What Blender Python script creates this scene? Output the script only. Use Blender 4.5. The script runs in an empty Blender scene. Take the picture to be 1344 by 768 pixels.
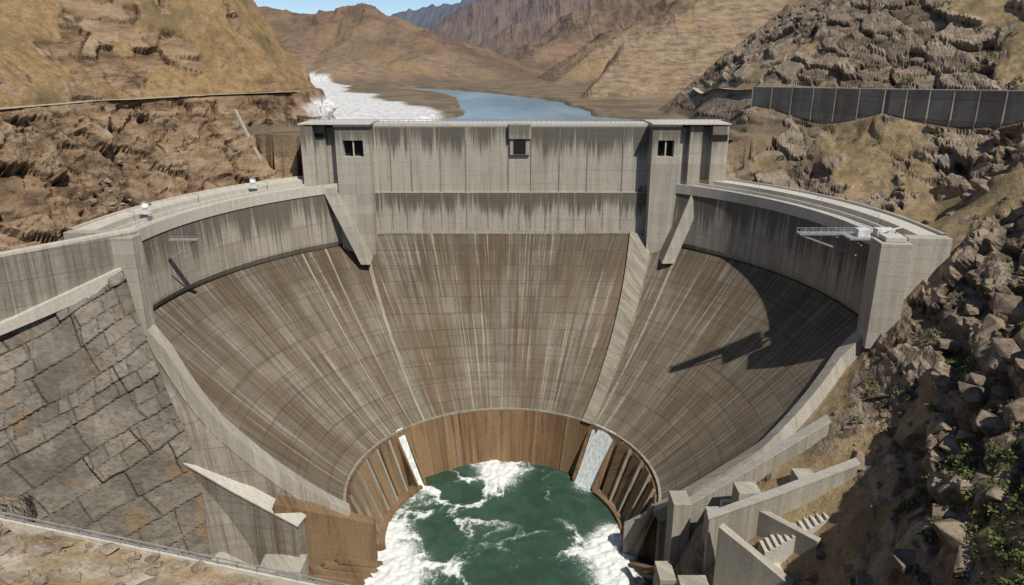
import bpy, bmesh, math, random
import numpy as np
from mathutils import Vector
random.seed(4); rng=np.random.default_rng(7)
scene=bpy.context.scene
# ------------------------------------------------------------------ noise
def _h(i,j,k,s=0):
    with np.errstate(over='ignore'):
        n=(i.astype(np.int64)*374761393+j.astype(np.int64)*668265263+k.astype(np.int64)*1274126177+s*974634777)&0xffffffff
        n=((n^(n>>13))*1274126177)&0xffffffff
        n=((n^(n>>15))*2246822519)&0xffffffff
        n=n^(n>>16)
    return n/4294967295.0
def vn(x,y,z,s=0):
    xi=np.floor(x);yi=np.floor(y);zi=np.floor(z)
    fx=x-xi;fy=y-yi;fz=z-zi
    fx=fx*fx*(3-2*fx);fy=fy*fy*(3-2*fy);fz=fz*fz*(3-2*fz)
    r=0
    for a in (0,1):
        for b in (0,1):
            for c in (0,1):
                w=(fx if a else 1-fx)*(fy if b else 1-fy)*(fz if c else 1-fz)
                r=r+w*_h(xi+a,yi+b,zi+c,s)
    return r
def fbm(x,y,z,sc,oc=4,s=0,rid=False,gain=.5):
    x=x/sc;y=y/sc;z=z/sc
    r=0;a=1;t=0
    for o in range(oc):
        n=vn(x+o*17.3,y+o*9.1,z+o*5.7,s+o)
        if rid: n=1-np.abs(2*n-1); n=n*n
        r=r+a*n;t+=a;a*=gain;x=x*2.03;y=y*2.03;z=z*2.03
    return r/t
def voro(x,y,z,s=0,cheb=True,flat=False):
    xi=np.floor(x);yi=np.floor(y);zi=np.floor(z)
    f1=np.full(x.shape,9.);f2=np.full(x.shape,9.);idh=np.zeros(x.shape);tx=np.zeros(x.shape)
    for a in (-1,0,1):
        for b in (-1,0,1):
            for c in ((0,) if flat else (-1,0,1)):
                i=xi+a;j=yi+b;k=zi+c
                dx=i+_h(i,j,k,s+1)-x;dy=j+_h(i,j,k,s+2)-y;dz=0*x if flat else k+_h(i,j,k,s+3)-z
                d=np.maximum(np.maximum(np.abs(dx),np.abs(dy)),np.abs(dz)) if cheb else np.sqrt(dx*dx+dy*dy+dz*dz)
                h=_h(i,j,k,s+4)
                tilt=dx*(_h(i,j,k,s+5)-.5)+dy*(_h(i,j,k,s+6)-.5)+dz*(_h(i,j,k,s+7)-.5)
                near=d<f1
                f2=np.where(near,f1,np.minimum(f2,d))
                f1=np.where(near,d,f1);idh=np.where(near,h,idh);tx=np.where(near,tilt,tx)
    return f1,f2,idh,tx
def ss(a,b,x):
    t=np.clip((x-a)/(b-a),0,1);return t*t*(3-2*t)
# ------------------------------------------------------------------ dam layout
CX,CY=-3.0,204.0
RB=50.0; ZB=-130.0; ZW=-150.0; ZC=-50.0
def rtop(th):
    s=np.maximum(np.sin(th),.2)
    r1=96/s; r2=108+6*np.clip(np.sin(th),0,1)
    k=.5
    m=np.minimum(r1,r2)
    return m-np.log(np.exp(-k*(r1-m))+np.exp(-k*(r2-m)))/k
def zbt(th): # bottom of the light band
    return -75+5.5*ss(.78,.9,np.sin(th))
def bowl_r(th,v): return RB+(rtop(th)-RB)*np.power(v,.92)
def thR(v): return np.interp(v,[0,.45,.7,.84,1],[-19,-17,-9,-4.5,-3])
def thL(v): return np.interp(v,[0,.3,.55,.84,1],[199.5,196.5,192,182.5,180])
# ------------------------------------------------------------------ terrain
X=[];x=-165.
while x<-104: X.append(x);x+=.55
while x<-84: X.append(x);x+=.9
while x<40: X.append(x);x+=1.8
while x<165: X.append(x);x+=.6
st=.65;r=[]
while x<6500: X.append(x);st*=1.024;x+=st
st=.65;x=-165-.6;L=[]
while x>-6500: L.append(x);st*=1.024;x-=st
X=np.array(L[::-1]+X)
Y=[];y=-40.
while y<54: Y.append(y);y+=3
while y<75: Y.append(y);y+=.5
while y<95: Y.append(y);y+=1.0
while y<250: Y.append(y);y+=.6
while y<345: Y.append(y);y+=.8
st=.8
while y<9500: Y.append(y);st*=1.0155;y+=st
Y=np.array(Y)
GX,GY=np.meshgrid(X,Y)
WALLX=[-600,-175,-131,-108];WALLY=[-120,152,181,203]
BXY=([-50,150,190,200,270,308,332,380,450,1000,1600,4000],[-185,-172,-153,-151,-143,-117,-93,-96,-140,-330,-520,-1400])
def left_h(x,y):
    xl=np.interp(y,*BXY)
    w=(fbm(x,y,0*x,28,3,5)-.5)*4
    u=(xl-x)+w*ss(120,180,y)
    kk=1-.45*ss(295,325,y)
    z=np.interp(u/kk,[-60,-45,-25,-19,-3,0,5,60,200,600],[-60,-56,-51.5,-45,-21,-15,-15,27,120,260])
    z=np.where((x>-86)&(y<306),-162,z)
    z=np.where((x>-113)&(y<206),-162,z)
    z=np.where((x<-100)&(y<np.interp(x,WALLX,WALLY)+5.5),-162,z)
    return z,u
RP=np.array([(164,236,-21),(136,276,-22),(103,326,-23),(182,211,-20),(200,188,-18),(97,380,-24),(97,425,-24),
(174,244,-11),(146,285,-12),(112,334,-13),(106,382,-13),(106,430,-14),(192,222,-10),(210,200,-9),
(220,250,30),(165,330,30),(150,390,22),(200,330,60),(190,420,50),(260,200,50),(300,400,130),(300,250,110),(350,100,110),(250,100,50),(250,150,50),(200,150,5),
(139,228,-50),(128,250,-50),(112,290,-46),(94,312,-40),(92,340,-36),(88,400,-40),(152,232,-36),(150,225,-34),
(118,240,-51.5),(117,200,-55),(104,286,-50),(124,215,-51.5),
(150,215,-25),(145,212,-33),(138,205,-42),(126,195,-52),(114,184,-66),(106,186,-74),(105,175,-76),
(131,180,-43),(114,150,-60),(96,120,-71.5),(94,145,-86),(98,165,-90),(86,172,-96),(67,172,-113),(52,174,-127),(87,158,-101),(70,160,-114),(54,162,-130),(79,120,-88),(77,90,-77),(72,148,-124),(62,146,-140),(60,125,-140),(55,100,-130),
(99,193,-84),(72,178,-109),(46,182,-153),(42,150,-155),(42,100,-155),(42,30,-155),(110,60,-62),(150,110,-30),(90,30,-60)],float)
def rbf_fit(P):
    n=len(P);D=np.hypot(P[:,None,0]-P[None,:,0],P[:,None,1]-P[None,:,1])
    A=np.zeros((n+3,n+3));A[:n,:n]=D;A[:n,n]=1;A[:n,n+1]=P[:,0];A[:n,n+2]=P[:,1];A[n:,:n]=A[:n,n:].T
    return np.linalg.solve(A,np.concatenate([P[:,2],[0,0,0]]))
RW=rbf_fit(RP)
def right_h(x,y):
    xc=np.clip(x,-20,350);yc=np.clip(y,20,440)
    z=RW[-3]+RW[-2]*xc+RW[-1]*yc
    for p,w in zip(RP,RW[:-3]): z=z+w*np.hypot(xc-p[0],yc-p[1])
    z=z-np.maximum(0,y-440)*1.2+np.maximum(0,x-350)*.2
    return z
RIDGES=[
 ([(-640,1350,10),(-502,1300,50),(-410,1300,72),(-330,1300,62),(-257,1300,80),(-190,1290,58),(-144,1280,38),(-90,1240,8),(-42,1180,-28)],.34,.3),
 ([(-257,1300,76),(-235,1150,22),(-200,1020,-24)],.5,.22),
 ([(-410,1300,68),(-420,1100,14),(-430,960,-28)],.5,.22),
 ([(-330,1300,58),(-330,1150,16),(-310,1000,-28)],.5,.22),
 ([(-170,1290,50),(-140,1160,4),(-110,1060,-28)],.5,.22),
 ([(-1000,4200,190),(-518,4000,222),(-380,4000,250),(-200,3900,280),(200,3800,420),(900,3800,600)],.45,.14),
 ([(-200,3000,40),(-110,2900,150),(0,2900,230),(81,2900,290),(500,2900,420)],.5,.2),
 ([(-240,2400,-25),(-130,2500,50),(0,2600,150),(120,2600,230)],.5,.2),
 ([(-26,1500,-35),(60,1620,18),(157,1800,62),(365,2000,195),(800,2100,400)],.5,.3),
 ([(-60,1900,-30),(0,2200,50),(100,2300,130),(300,2500,240)],.5,.3),
 ([(40,900,-34),(120,980,10),(210,1050,60),(330,1150,130),(700,1300,300)],.55,.34),
 ([(50,555,-42),(62,575,-22),(80,600,-4),(127,650,30),(160,670,44),(197,700,58),(308,750,100),(600,850,220)],1.0,.38),
 ([(110,430,-14),(150,450,14),(220,480,52),(330,540,120),(600,650,280),(1500,900,500)],.75,.25),
]
def ridge_h(x,y):
    out=np.full(x.shape,-400.)
    wx=(fbm(x,y,0*x,260,3,41)-.5)*160;wy=(fbm(x,y,0*x,260,3,42)-.5)*160
    er=fbm(x+wx,y+wy,0*x,260,6,31,True)-.45
    er3=fbm(x+wx*.3,y+wy*.3,0*x,95,5,35,True)-.45
    er2=fbm(x,y,0*x,60,5,77,True)-.45
    for pts,sl,na in RIDGES:
        h=np.full(x.shape,-500.)
        for (a,b) in zip(pts[:-1],pts[1:]):
            dx=b[0]-a[0];dy=b[1]-a[1];L2=dx*dx+dy*dy
            t=np.clip(((x-a[0])*dx+(y-a[1])*dy)/L2,0,1)
            d=np.hypot(x-a[0]-t*dx,y-a[1]-t*dy)
            h=np.maximum(h,a[2]+(b[2]-a[2])*t-sl*d)
        big=pts[0][1]>880
        amp=np.clip((h+40)*na,0,50 if big else 20)
        h=h+amp*((er*.8+er3*.9) if big else (er2*1.0))*1.2
        out=np.maximum(out,h)
    return out
def poly_sd(x,y,pts):
    ins=np.zeros(x.shape,bool);d=np.full(x.shape,1e9);n=len(pts)
    for i in range(n):
        x1,y1=pts[i];x2,y2=pts[(i+1)%n]
        c=((y1>y)!=(y2>y))&(x<(x2-x1)*(y-y1)/((y2-y1) if y2!=y1 else 1e-9)+x1)
        ins^=c
        dx=x2-x1;dy=y2-y1;t=np.clip(((x-x1)*dx+(y-y1)*dy)/(dx*dx+dy*dy),0,1)
        d=np.minimum(d,np.hypot(x-x1-t*dx,y-y1-t*dy))
    return np.where(ins,d,-d)
LAKE=[(-72,306),(95,306),(90,340),(75,400),(50,430),(48,500),(34,580),(8,660),(-26,730),(-70,800),(-130,860),(-120,800),(-72,720),(-50,650),(-38,560),(-30,480),(-30,430),(-50,380)]
WHITE=[(-92,330),(-50,350),(-34,400),(-40,445),(-62,500),(-92,560),(-112,620),(-118,660),(-150,690),(-165,760),(-190,860),(-240,1000),(-300,1300),(-420,1650),(-640,1700),(-560,1500),(-330,950),(-200,600),(-120,430)]
LEDGE_X=[-200,-110,-58,-16.6,20,60];LEDGE_Y=[82,77,70,65.5,60,30];LEDGE_Z=[-36,-41,-49,-55.6,-62,-66]
def base_h(x,y):
    lh,u=left_h(x,y)
    rh=np.full(x.shape,-160.)
    m=(y<900)&(x>18)
    rh[m]=right_h(x[m],y[m])
    fl=np.where(y<306,-158.,-31.5)
    wob=(fbm(x,y,0*x,26,3,3)-.5)
    sdl=poly_sd(x,y,LAKE)
    fl=np.where(y>306,-30.8+wob*2.5-6*ss(-4+0*x,3,sdl+wob*14),fl)
    z=np.maximum(np.maximum(lh,rh),fl)
    far=y>400
    rr=np.full(x.shape,-400.)
    rr[far]=ridge_h(x[far],y[far])
    z=np.maximum(z,rr)
    dx=x-CX;dy=y-CY;R=np.hypot(dx,dy);th=np.arctan2(dy,dx)
    th=np.where(th<-math.pi/2,th+2*math.pi,th)
    rt=rtop(th)
    v=np.clip((R-RB)/(rt-RB),0,1)
    sec=(th>np.radians(thR(v)-1.5))&(th<np.radians(199))
    bz=ZB+(zbt(th)-ZB)*v-6
    bz=np.where(R<RB,-158,bz)
    inside=sec&(R<rt+3)
    z=np.where(inside,np.minimum(z,bz),z)
    deck=(th>math.radians(-6))&(th<math.radians(184))&(R>=rt+3)&(R<rt+17)&(y<300)
    z=np.where(deck,np.minimum(z,-51.5),z)
    z=np.where((y>=288)&(y<312)&(x>-86)&(x<88),np.minimum(z,-60),z)
    ly=np.interp(x,LEDGE_X,LEDGE_Y);lz=np.interp(x,LEDGE_X,LEDGE_Z)
    led=lz-(y-ly)*.02
    drop=np.where(y>ly,(y-ly)*3.2,0)
    hill=-3.5-.90*np.maximum(y,-5)
    ledge=np.where(y>ly,lz-drop,np.maximum(led,hill))
    z=np.maximum(z,np.where(y<140,ledge,-400))
    return z,u
GZ,U=base_h(GX,GY)
BEN=[(204,192),(189,218),(170,241),(142,281),(109,331),(102,381),(102,428)]
dB=np.full(GX.shape,1e9)
for (a,b) in zip(BEN[:-1],BEN[1:]):
    dx=b[0]-a[0];dy=b[1]-a[1];t=np.clip(((GX-a[0])*dx+(GY-a[1])*dy)/(dx*dx+dy*dy),0,1)
    dB=np.minimum(dB,np.hypot(GX-a[0]-t*dx,GY-a[1]-t*dy))
def grid_lookup(A,x,y):
    i=np.clip(np.searchsorted(X,x)-1,0,len(X)-2);j=np.clip(np.searchsorted(Y,y)-1,0,len(Y)-2)
    fx=(x-X[i])/(X[i+1]-X[i]);fy=(y-Y[j])/(Y[j+1]-Y[j])
    return A[j,i]*(1-fx)*(1-fy)+A[j,i+1]*fx*(1-fy)+A[j+1,i]*(1-fx)*fy+A[j+1,i+1]*fx*fy
gy_,gx_=np.gradient(GZ,Y,X)
nl=np.sqrt(gx_**2+gy_**2+1);NX,NY,NZ=-gx_/nl,-gy_/nl,1/nl
slope=np.sqrt(gx_**2+gy_**2)
big=fbm(GX,GY,GZ,40,4,11)
rock=ss(.85,1.5,slope+(big-.5)*1.4)
rn=fbm(GX,GY,GZ,30,4,15)
rightzone=(GX>40)&(GY<440)
rock=np.where(rightzone,np.maximum(rock*.6,ss(.42,.50,rn)*.98),rock)
rock=np.where((GX>60)&(GX<115)&(GY>540)&(GY<720),1,rock)
rock=np.where((GY>540)&(GY<780)&(GX>0)&(GX<400),np.maximum(rock,ss(.35,.55,rn+.1)),rock)
rock=np.where((GY>950)&(GZ>-24),np.maximum(rock,ss(.38,.6,big+.08)),rock)
lz_=(GX<-60)&(GY<420)
diag=fbm(GX*.35+GY*.5,GY*.12,GZ*.5,9,4,19)
rock=np.where(lz_&(U>4),ss(.56,.65,diag)*.8,rock)
rock=np.where(lz_&(U<=1)&(GY>150),np.maximum(rock,.97),rock)
flatm=(GZ<-27)&(GY>306);rock=np.where(flatm,0,rock)
flat=ss(-18,-27,GZ)*(GY>306)
ledm=(GY<np.interp(GX,LEDGE_X,LEDGE_Y)+1)&(GX<30)
rock=np.where(ledm,.15,rock)
gl_x=np.interp(GY,[140,165,185,205,230,260],[92,100,112,128,141,130])
dirt=(GX>60)&(GX<gl_x+6)&(GY>138)&(GY<262)
rock=np.where(dirt,rock*ss(.52,.6,rn)*.9,rock)
sdW=poly_sd(GX,GY,WHITE);wn=fbm(GX,GY,0*GX,45,4,21)
white=np.where(GY>330,ss(-3,6,sdW+(wn-.5)*34*np.clip(GY/900,.3,1.4)),0)*(GZ<-20)
white=np.where(ledm,.28*ss(.4,.6,fbm(GX,GY,0*GX,3,3,23)),white)
m=(GY<470)&(GX>-260)&(GX<330)&~((GX>-80)&(GX<36)&(GY>80)&(GY<300))
PX,PY,PZ=GX[m],GY[m],GZ[m]
D=np.zeros(PX.shape)
wx=(fbm(PX,PY,PZ,18,2,51)-.5)*6;wy=(fbm(PX,PY,PZ,18,2,52)-.5)*6
def rot(x,y,z,a,b):
    ca,sa=math.cos(a),math.sin(a);x,y=x*ca-y*sa,x*sa+y*ca
    cb,sb=math.cos(b),math.sin(b);x,z=x*cb-z*sb,x*sb+z*cb
    return x,y,z
ra,rb_,rc_=rot(PX+wx,PY+wy,PZ,.5,.45)
f1,f2,ih,tl=voro(ra/20,rb_/17,rc_/8,3)
D+=(ih-.5)*4.6+tl*6.0-np.exp(-((f2-f1)/.045)**2)*1.2
crk=np.exp(-((f2-f1)/.035)**2)*(rock[m]>.5)
ra,rb_,rc_=rot(PX+wx*.4,PY+wy*.4,PZ,.9,.35)
f1b,f2b,ihb,tlb=voro(ra/8,rb_/6.5,rc_/3.1,9)
fine_amp=1-.6*ss(240,320,PY)
D+=((ihb-.5)*1.7+tlb*1.9-np.exp(-((f2b-f1b)/.06)**2)*.4)*fine_amp
crk=np.maximum(crk,.7*np.exp(-((f2b-f1b)/.05)**2)*(ihb>.4)*(rock[m]>.5)*fine_amp)
D+=(fbm(PX,PY,PZ,40,3,60,True)-.4)*3+(fbm(PX,PY,PZ,3,3,61)-.5)*.7
D*=rock[m]*(1-.4*ss(240,330,PY)*(PX>40))*(1-.35*(U[m]>4)*(PX<-60))
D+=(1-rock[m])*((fbm(PX,PY,PZ,14,4,63)-.5)*1.9+(fbm(PX,PY,PZ,34,3,64,True)-.4)*3.6*(1-ledm[m])+(fbm(PX*.35+PY*.5,PY*.12,PZ*.5,7,3,66,True)-.4)*1.9*(PX<0)*(1-ledm[m]))
damp=np.ones(PX.shape)
dxx=PX-CX;dyy=PY-CY;RR=np.hypot(dxx,dyy)
damp*=np.where((PY<300)&(PY>=194),ss(122,128,RR),1)*1.0
damp=np.where((PY<194)&(PX>40)&(PX<125),np.clip(ss(96,122,PX+(194-PY)*.35),.12,1),damp)
damp=np.where((rock[m]<.2)&(ledm[m]),.25,damp)
damp=np.where((PX<-100)&(PY<np.interp(PX,WALLX,WALLY)+9)&(PY>100),.2,damp)
lk=flatm[m];damp=np.where(lk,.12,damp)
damp=np.where((U[m]>-1)&(U[m]<6)&(PX<-80),.12,damp)
damp=np.where(dB[m]<6,.1,damp)
D*=damp
OX,OY,OZ=GX.copy(),GY.copy(),GZ.copy()
OX[m]+=NX[m]*D;OY[m]+=NY[m]*D;OZ[m]+=NZ[m]*D
CRK=np.zeros(GX.shape);CRK[m]=crk*np.clip(damp*2,0,1)
CEL=np.full(GX.shape,.5);CEL[m]=.6*ih+.4*ihb
fm=(GY>=470);k=np.clip((GY-470)/600,0,1)
OZ[fm]+=((fbm(GX[fm],GY[fm],0*GX[fm],30,4,90,True)-.4)*(9-1*k[fm]))*ss(-28,-5,GZ[fm])
tone=np.where(GY<480,ss(30,-30,GX),.45)
tone=np.where(ledm,.1,tone)
far=ss(700,3900,GY)  # distance weight along Y: far rock colour, bump and painted haze tint
def grid_mesh(name,XX,YY,ZZ,attrs={},smooth=True,uv=None):
    ny,nx=XX.shape
    me=bpy.data.meshes.new(name)
    co=np.stack([XX,YY,ZZ],-1).reshape(-1,3).astype(np.float32)
    idx=np.arange(ny*nx).reshape(ny,nx)
    q=np.stack([idx[:-1,:-1],idx[:-1,1:],idx[1:,1:],idx[1:,:-1]],-1).reshape(-1,4).astype(np.int32)
    me.vertices.add(len(co));me.vertices.foreach_set('co',co.ravel())
    me.loops.add(q.size);me.loops.foreach_set('vertex_index',q.ravel())
    me.polygons.add(len(q));me.polygons.foreach_set('loop_start',np.arange(0,q.size,4,dtype=np.int32))
    me.polygons.foreach_set('loop_total',np.full(len(q),4,np.int32))
    me.update(calc_edges=True)
    if isinstance(smooth,np.ndarray): me.polygons.foreach_set('use_smooth',smooth[:-1,:-1].ravel())
    else: me.polygons.foreach_set('use_smooth',np.full(len(q),smooth))
    for k_,a in attrs.items():
        at=me.attributes.new(k_,'FLOAT','POINT');at.data.foreach_set('value',a.ravel().astype(np.float32))
    if uv is not None:
        l=me.uv_layers.new(name='UVMap');u=uv.reshape(-1,2)[q.ravel()].astype(np.float32);l.data.foreach_set('uv',u.ravel())
    o=bpy.data.objects.new(name,me);scene.collection.objects.link(o);return o
# ------------------------------------------------------------------ materials
class NT:
    def __init__(s,name):
        s.m=bpy.data.materials.new(name);s.m.use_nodes=True;s.t=s.m.node_tree;s.t.nodes.clear()
        s.out=s.n('ShaderNodeOutputMaterial');s.b=s.n('ShaderNodeBsdfPrincipled');s.l(s.b.outputs[0],s.out.inputs[0])
        s.b.inputs['Specular IOR Level'].default_value=.25
    def n(s,t,**k):
        x=s.t.nodes.new(t)
        for a,b in k.items(): setattr(x,a,b)
        return x
    def l(s,a,b): s.t.links.new(a,b)
    def setin(s,i,v):
        if isinstance(v,bpy.types.NodeSocket): s.l(v,i)
        else: i.default_value=v
    def math(s,op,a,b=0.,c=None,clamp=False):
        x=s.n('ShaderNodeMath',operation=op,use_clamp=clamp);s.setin(x.inputs[0],a);s.setin(x.inputs[1],b)
        if c is not None: s.setin(x.inputs[2],c)
        return x.outputs[0]
    def mix(s,f,a,b,mode='MIX'):
        x=s.n('ShaderNodeMix',data_type='RGBA',blend_type=mode);s.setin(x.inputs[0],f)
        for i,v in ((6,a),(7,b)):
            s.setin(x.inputs[i],(*v,1) if isinstance(v,tuple) and len(v)==3 else v)
        return x.outputs[2]
    def noise(s,vec,sc,det=4,rough=.55,dist=0.):
        x=s.n('ShaderNodeTexNoise');s.l(vec,x.inputs['Vector']);x.inputs['Scale'].default_value=sc
        x.inputs['Detail'].default_value=min(det,4);x.inputs['Roughness'].default_value=rough;x.inputs['Distortion'].default_value=dist
        return x.outputs[0]
    def mapr(s,v,a,b,c=0.,d=1.,sm=True):
        x=s.n('ShaderNodeMapRange',interpolation_type='SMOOTHSTEP' if sm else 'LINEAR')
        s.setin(x.inputs[0],v)
        for i,q in zip((1,2,3,4),(a,b,c,d)): x.inputs[i].default_value=q
        return x.outputs[0]
    def ramp(s,v,stops):
        x=s.n('ShaderNodeValToRGB');s.l(v,x.inputs[0]);e=x.color_ramp.elements
        while len(e)<len(stops): e.new(.5)
        for el,(p,c) in zip(e,stops): el.position=p;el.color=(*c,1)
        return x.outputs[0]
    def attr(s,nm): x=s.n('ShaderNodeAttribute',attribute_name=nm);return x.outputs['Fac']
    def vscale(s,vec,sc,rot=(0,0,0)):
        x=s.n('ShaderNodeMapping');s.l(vec,x.inputs[0]);x.inputs['Scale'].default_value=sc;x.inputs['Rotation'].default_value=rot;return x.outputs[0]
    def coord(s,w='Object'): x=s.n('ShaderNodeTexCoord');return x.outputs[w]
    def bump(s,h,st,dist,nrm=None):
        x=s.n('ShaderNodeBump');s.setin(x.inputs['Height'],h);x.inputs['Strength'].default_value=st;x.inputs['Distance'].default_value=dist
        if nrm: s.l(nrm,x.inputs['Normal'])
        return x.outputs[0]
def brick(t,vec,w,h,mort=.08,off=0.,smooth=.3):
    x=t.n('ShaderNodeTexBrick',offset=off,squash=1);t.l(vec,x.inputs[0])
    x.inputs['Color1'].default_value=(0,0,0,1);x.inputs['Color2'].default_value=(1,1,1,1);x.inputs['Mortar'].default_value=(.5,.5,.5,1)
    x.inputs['Scale'].default_value=1;x.inputs['Mortar Size'].default_value=mort;x.inputs['Mortar Smooth'].default_value=smooth
    x.inputs['Brick Width'].default_value=w;x.inputs['Row Height'].default_value=h
    return x.outputs[0],x.outputs[1]
def concrete(name,light,dark,stain=.6,uv=False,joints=None,drip=None,rustc=None,jd=.5,ls=0.,su=.55,dripf=.8,off=0.,bands=0.):
    t=NT(name)
    if uv: vec=t.coord('UV')
    else:
        sp=t.n('ShaderNodeSeparateXYZ');t.l(t.coord(),sp.inputs[0])
        cb=t.n('ShaderNodeCombineXYZ');t.l(t.math('MULTIPLY_ADD',sp.outputs[1],.83,sp.outputs[0]),cb.inputs[0]);t.l(sp.outputs[2],cb.inputs[1]);t.l(t.math('MULTIPLY',sp.outputs[1],.4),cb.inputs[2]);vec=cb.outputs[0]
    o3=t.coord()
    st=t.noise(t.vscale(vec,(su,.018,.3)),1.,4,.65)
    st2=t.noise(t.vscale(vec,(su*3.2,.05,.3)),1.,3,.7)
    bl=t.noise(o3,.06,3,.6);fine=t.noise(o3,1.3,3,.7)
    f=t.mapr(t.math('ADD',t.math('MULTIPLY',st,.65),t.math('MULTIPLY',st2,.35)),.40,.62)
    f=t.math('MULTIPLY',f,t.mapr(bl,.3,.62,.45,1.))
    f=t.math('MULTIPLY',f,stain)
    col=t.mix(f,light,dark)
    if rustc: col=t.mix(t.math('MULTIPLY',t.mapr(t.noise(t.vscale(vec,(.07,.02,.2)),1,4,.6),.42,.64),.7),col,rustc)
    if drip:
        sp2=t.n('ShaderNodeSeparateXYZ');t.l(vec,sp2.inputs[0])
        for (z0,z1) in drip:
            g=t.mapr(sp2.outputs[1],z1,z0)
            g=t.math('MULTIPLY',g,t.math('LESS_THAN',sp2.outputs[1],z0+.05))
            dn=t.math('ADD',t.math('MULTIPLY',t.noise(t.vscale(vec,(su*1.7,.012,.3)),1.,4,.75),.6),t.math('MULTIPLY',t.noise(t.vscale(vec,(su*.22,.01,.3)),1.,2,.6),.42))
            lev=t.math('GREATER_THAN',g,.001)
            ff=t.math('MULTIPLY',t.mapr(t.math('ADD',dn,t.math('MULTIPLY',g,.26)),.60,.74),t.math('MULTIPLY',lev,dripf))
            col=t.mix(ff,col,tuple(c*.33 for c in dark))
    if ls>0:
        sn=t.noise(t.vscale(vec,(.75,.012,.3)),1.,4,.8)
        sn2=t.noise(t.vscale(vec,(.08,.02,.3)),1.,2,.5)
        col=t.mix(t.math('MULTIPLY',t.mapr(t.math('MULTIPLY_ADD',sn2,.3,sn),.68,.82),ls),col,(.47,.43,.35))
    if bands:
        bn=t.noise(t.vscale(vec,(.012,.75,.3)),1.,3,.7)
        col=t.mix(t.mapr(bn,.5,.66,0,bands),col,tuple(c*.75 for c in dark))
    if joints:
        b0,bm=brick(t,vec,joints[0],joints[1],.09,off)
        col=t.mix(t.math('MULTIPLY',b0,.3),col,tuple(c*.55 for c in dark))
        col=t.mix(t.math('MULTIPLY',bm,jd),col,tuple(c*.3 for c in dark))
    col=t.mix(t.mapr(fine,.35,.75,0,.3),col,tuple(c*.6 for c in dark))
    t.l(col,t.b.inputs['Base Color']);t.b.inputs['Roughness'].default_value=.9
    t.l(t.bump(fine,.5,.12),t.b.inputs['Normal'])
    return t.m
M={}
M['lining']=concrete('bowl_lining',(.27,.235,.178),(.108,.083,.056),.9,True,(5.2,5.5),[(-66,-112)],(.165,.108,.056),.55,.75,dripf=.4,off=.5,bands=.3)
M['band']=concrete('band_concrete',(.48,.44,.365),(.245,.21,.162),.75,True,(5.2,8),[(-51,-74)],None,.5,.1,.8,bands=.25)
M['wall']=concrete('wall_concrete',(.50,.46,.385),(.30,.265,.207),.75,False,None,[(-27,-46),(-53.6,-69.4)],None,.4,0,.42,dripf=.9,bands=.3)
M['pier']=concrete('pier_concrete',(.52,.48,.405),(.315,.28,.222),.6,False,(60,4.1),[(-26,-40)],None,.3)
M['deck']=concrete('deck_concrete',(.61,.575,.495),(.40,.365,.30),.5)
M['edge']=concrete('edge_concrete',(.51,.475,.40),(.285,.253,.202),.6,False,(7,300))
M['rust']=concrete('rusty_panels',(.27,.16,.08),(.085,.05,.028),.9,True,(6.5,40),None,(.31,.205,.11),.6,.25,.9)
M['rust2']=concrete('rusty_steel',(.25,.16,.085),(.09,.057,.034),.9,False,None,None,(.30,.21,.12),.6,0,.9)
M['greyslab']=concrete('slab_concrete',(.38,.345,.285),(.175,.15,.118),.9,False,(9,7),None,None,.6,bands=.25)
def simple(name,c,r=.6,metal=0.):
    t=NT(name);n=t.noise(t.coord(),.9,3,.7)
    t.l(t.mix(t.mapr(n,.3,.7),tuple(v*.75 for v in c),tuple(min(1,v*1.15) for v in c)),t.b.inputs['Base Color'])
    t.b.inputs['Roughness'].default_value=r;t.b.inputs['Metallic'].default_value=metal;return t.m
M['dark']=simple('dark_opening',(.02,.018,.016),.8)
M['steel']=simple('galvanised_steel',(.42,.42,.41),.45,.3)
M['white']=simple('white_paint',(.68,.68,.66),.5)
M['asphalt']=simple('road_dust',(.50,.43,.33),.9)
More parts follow.
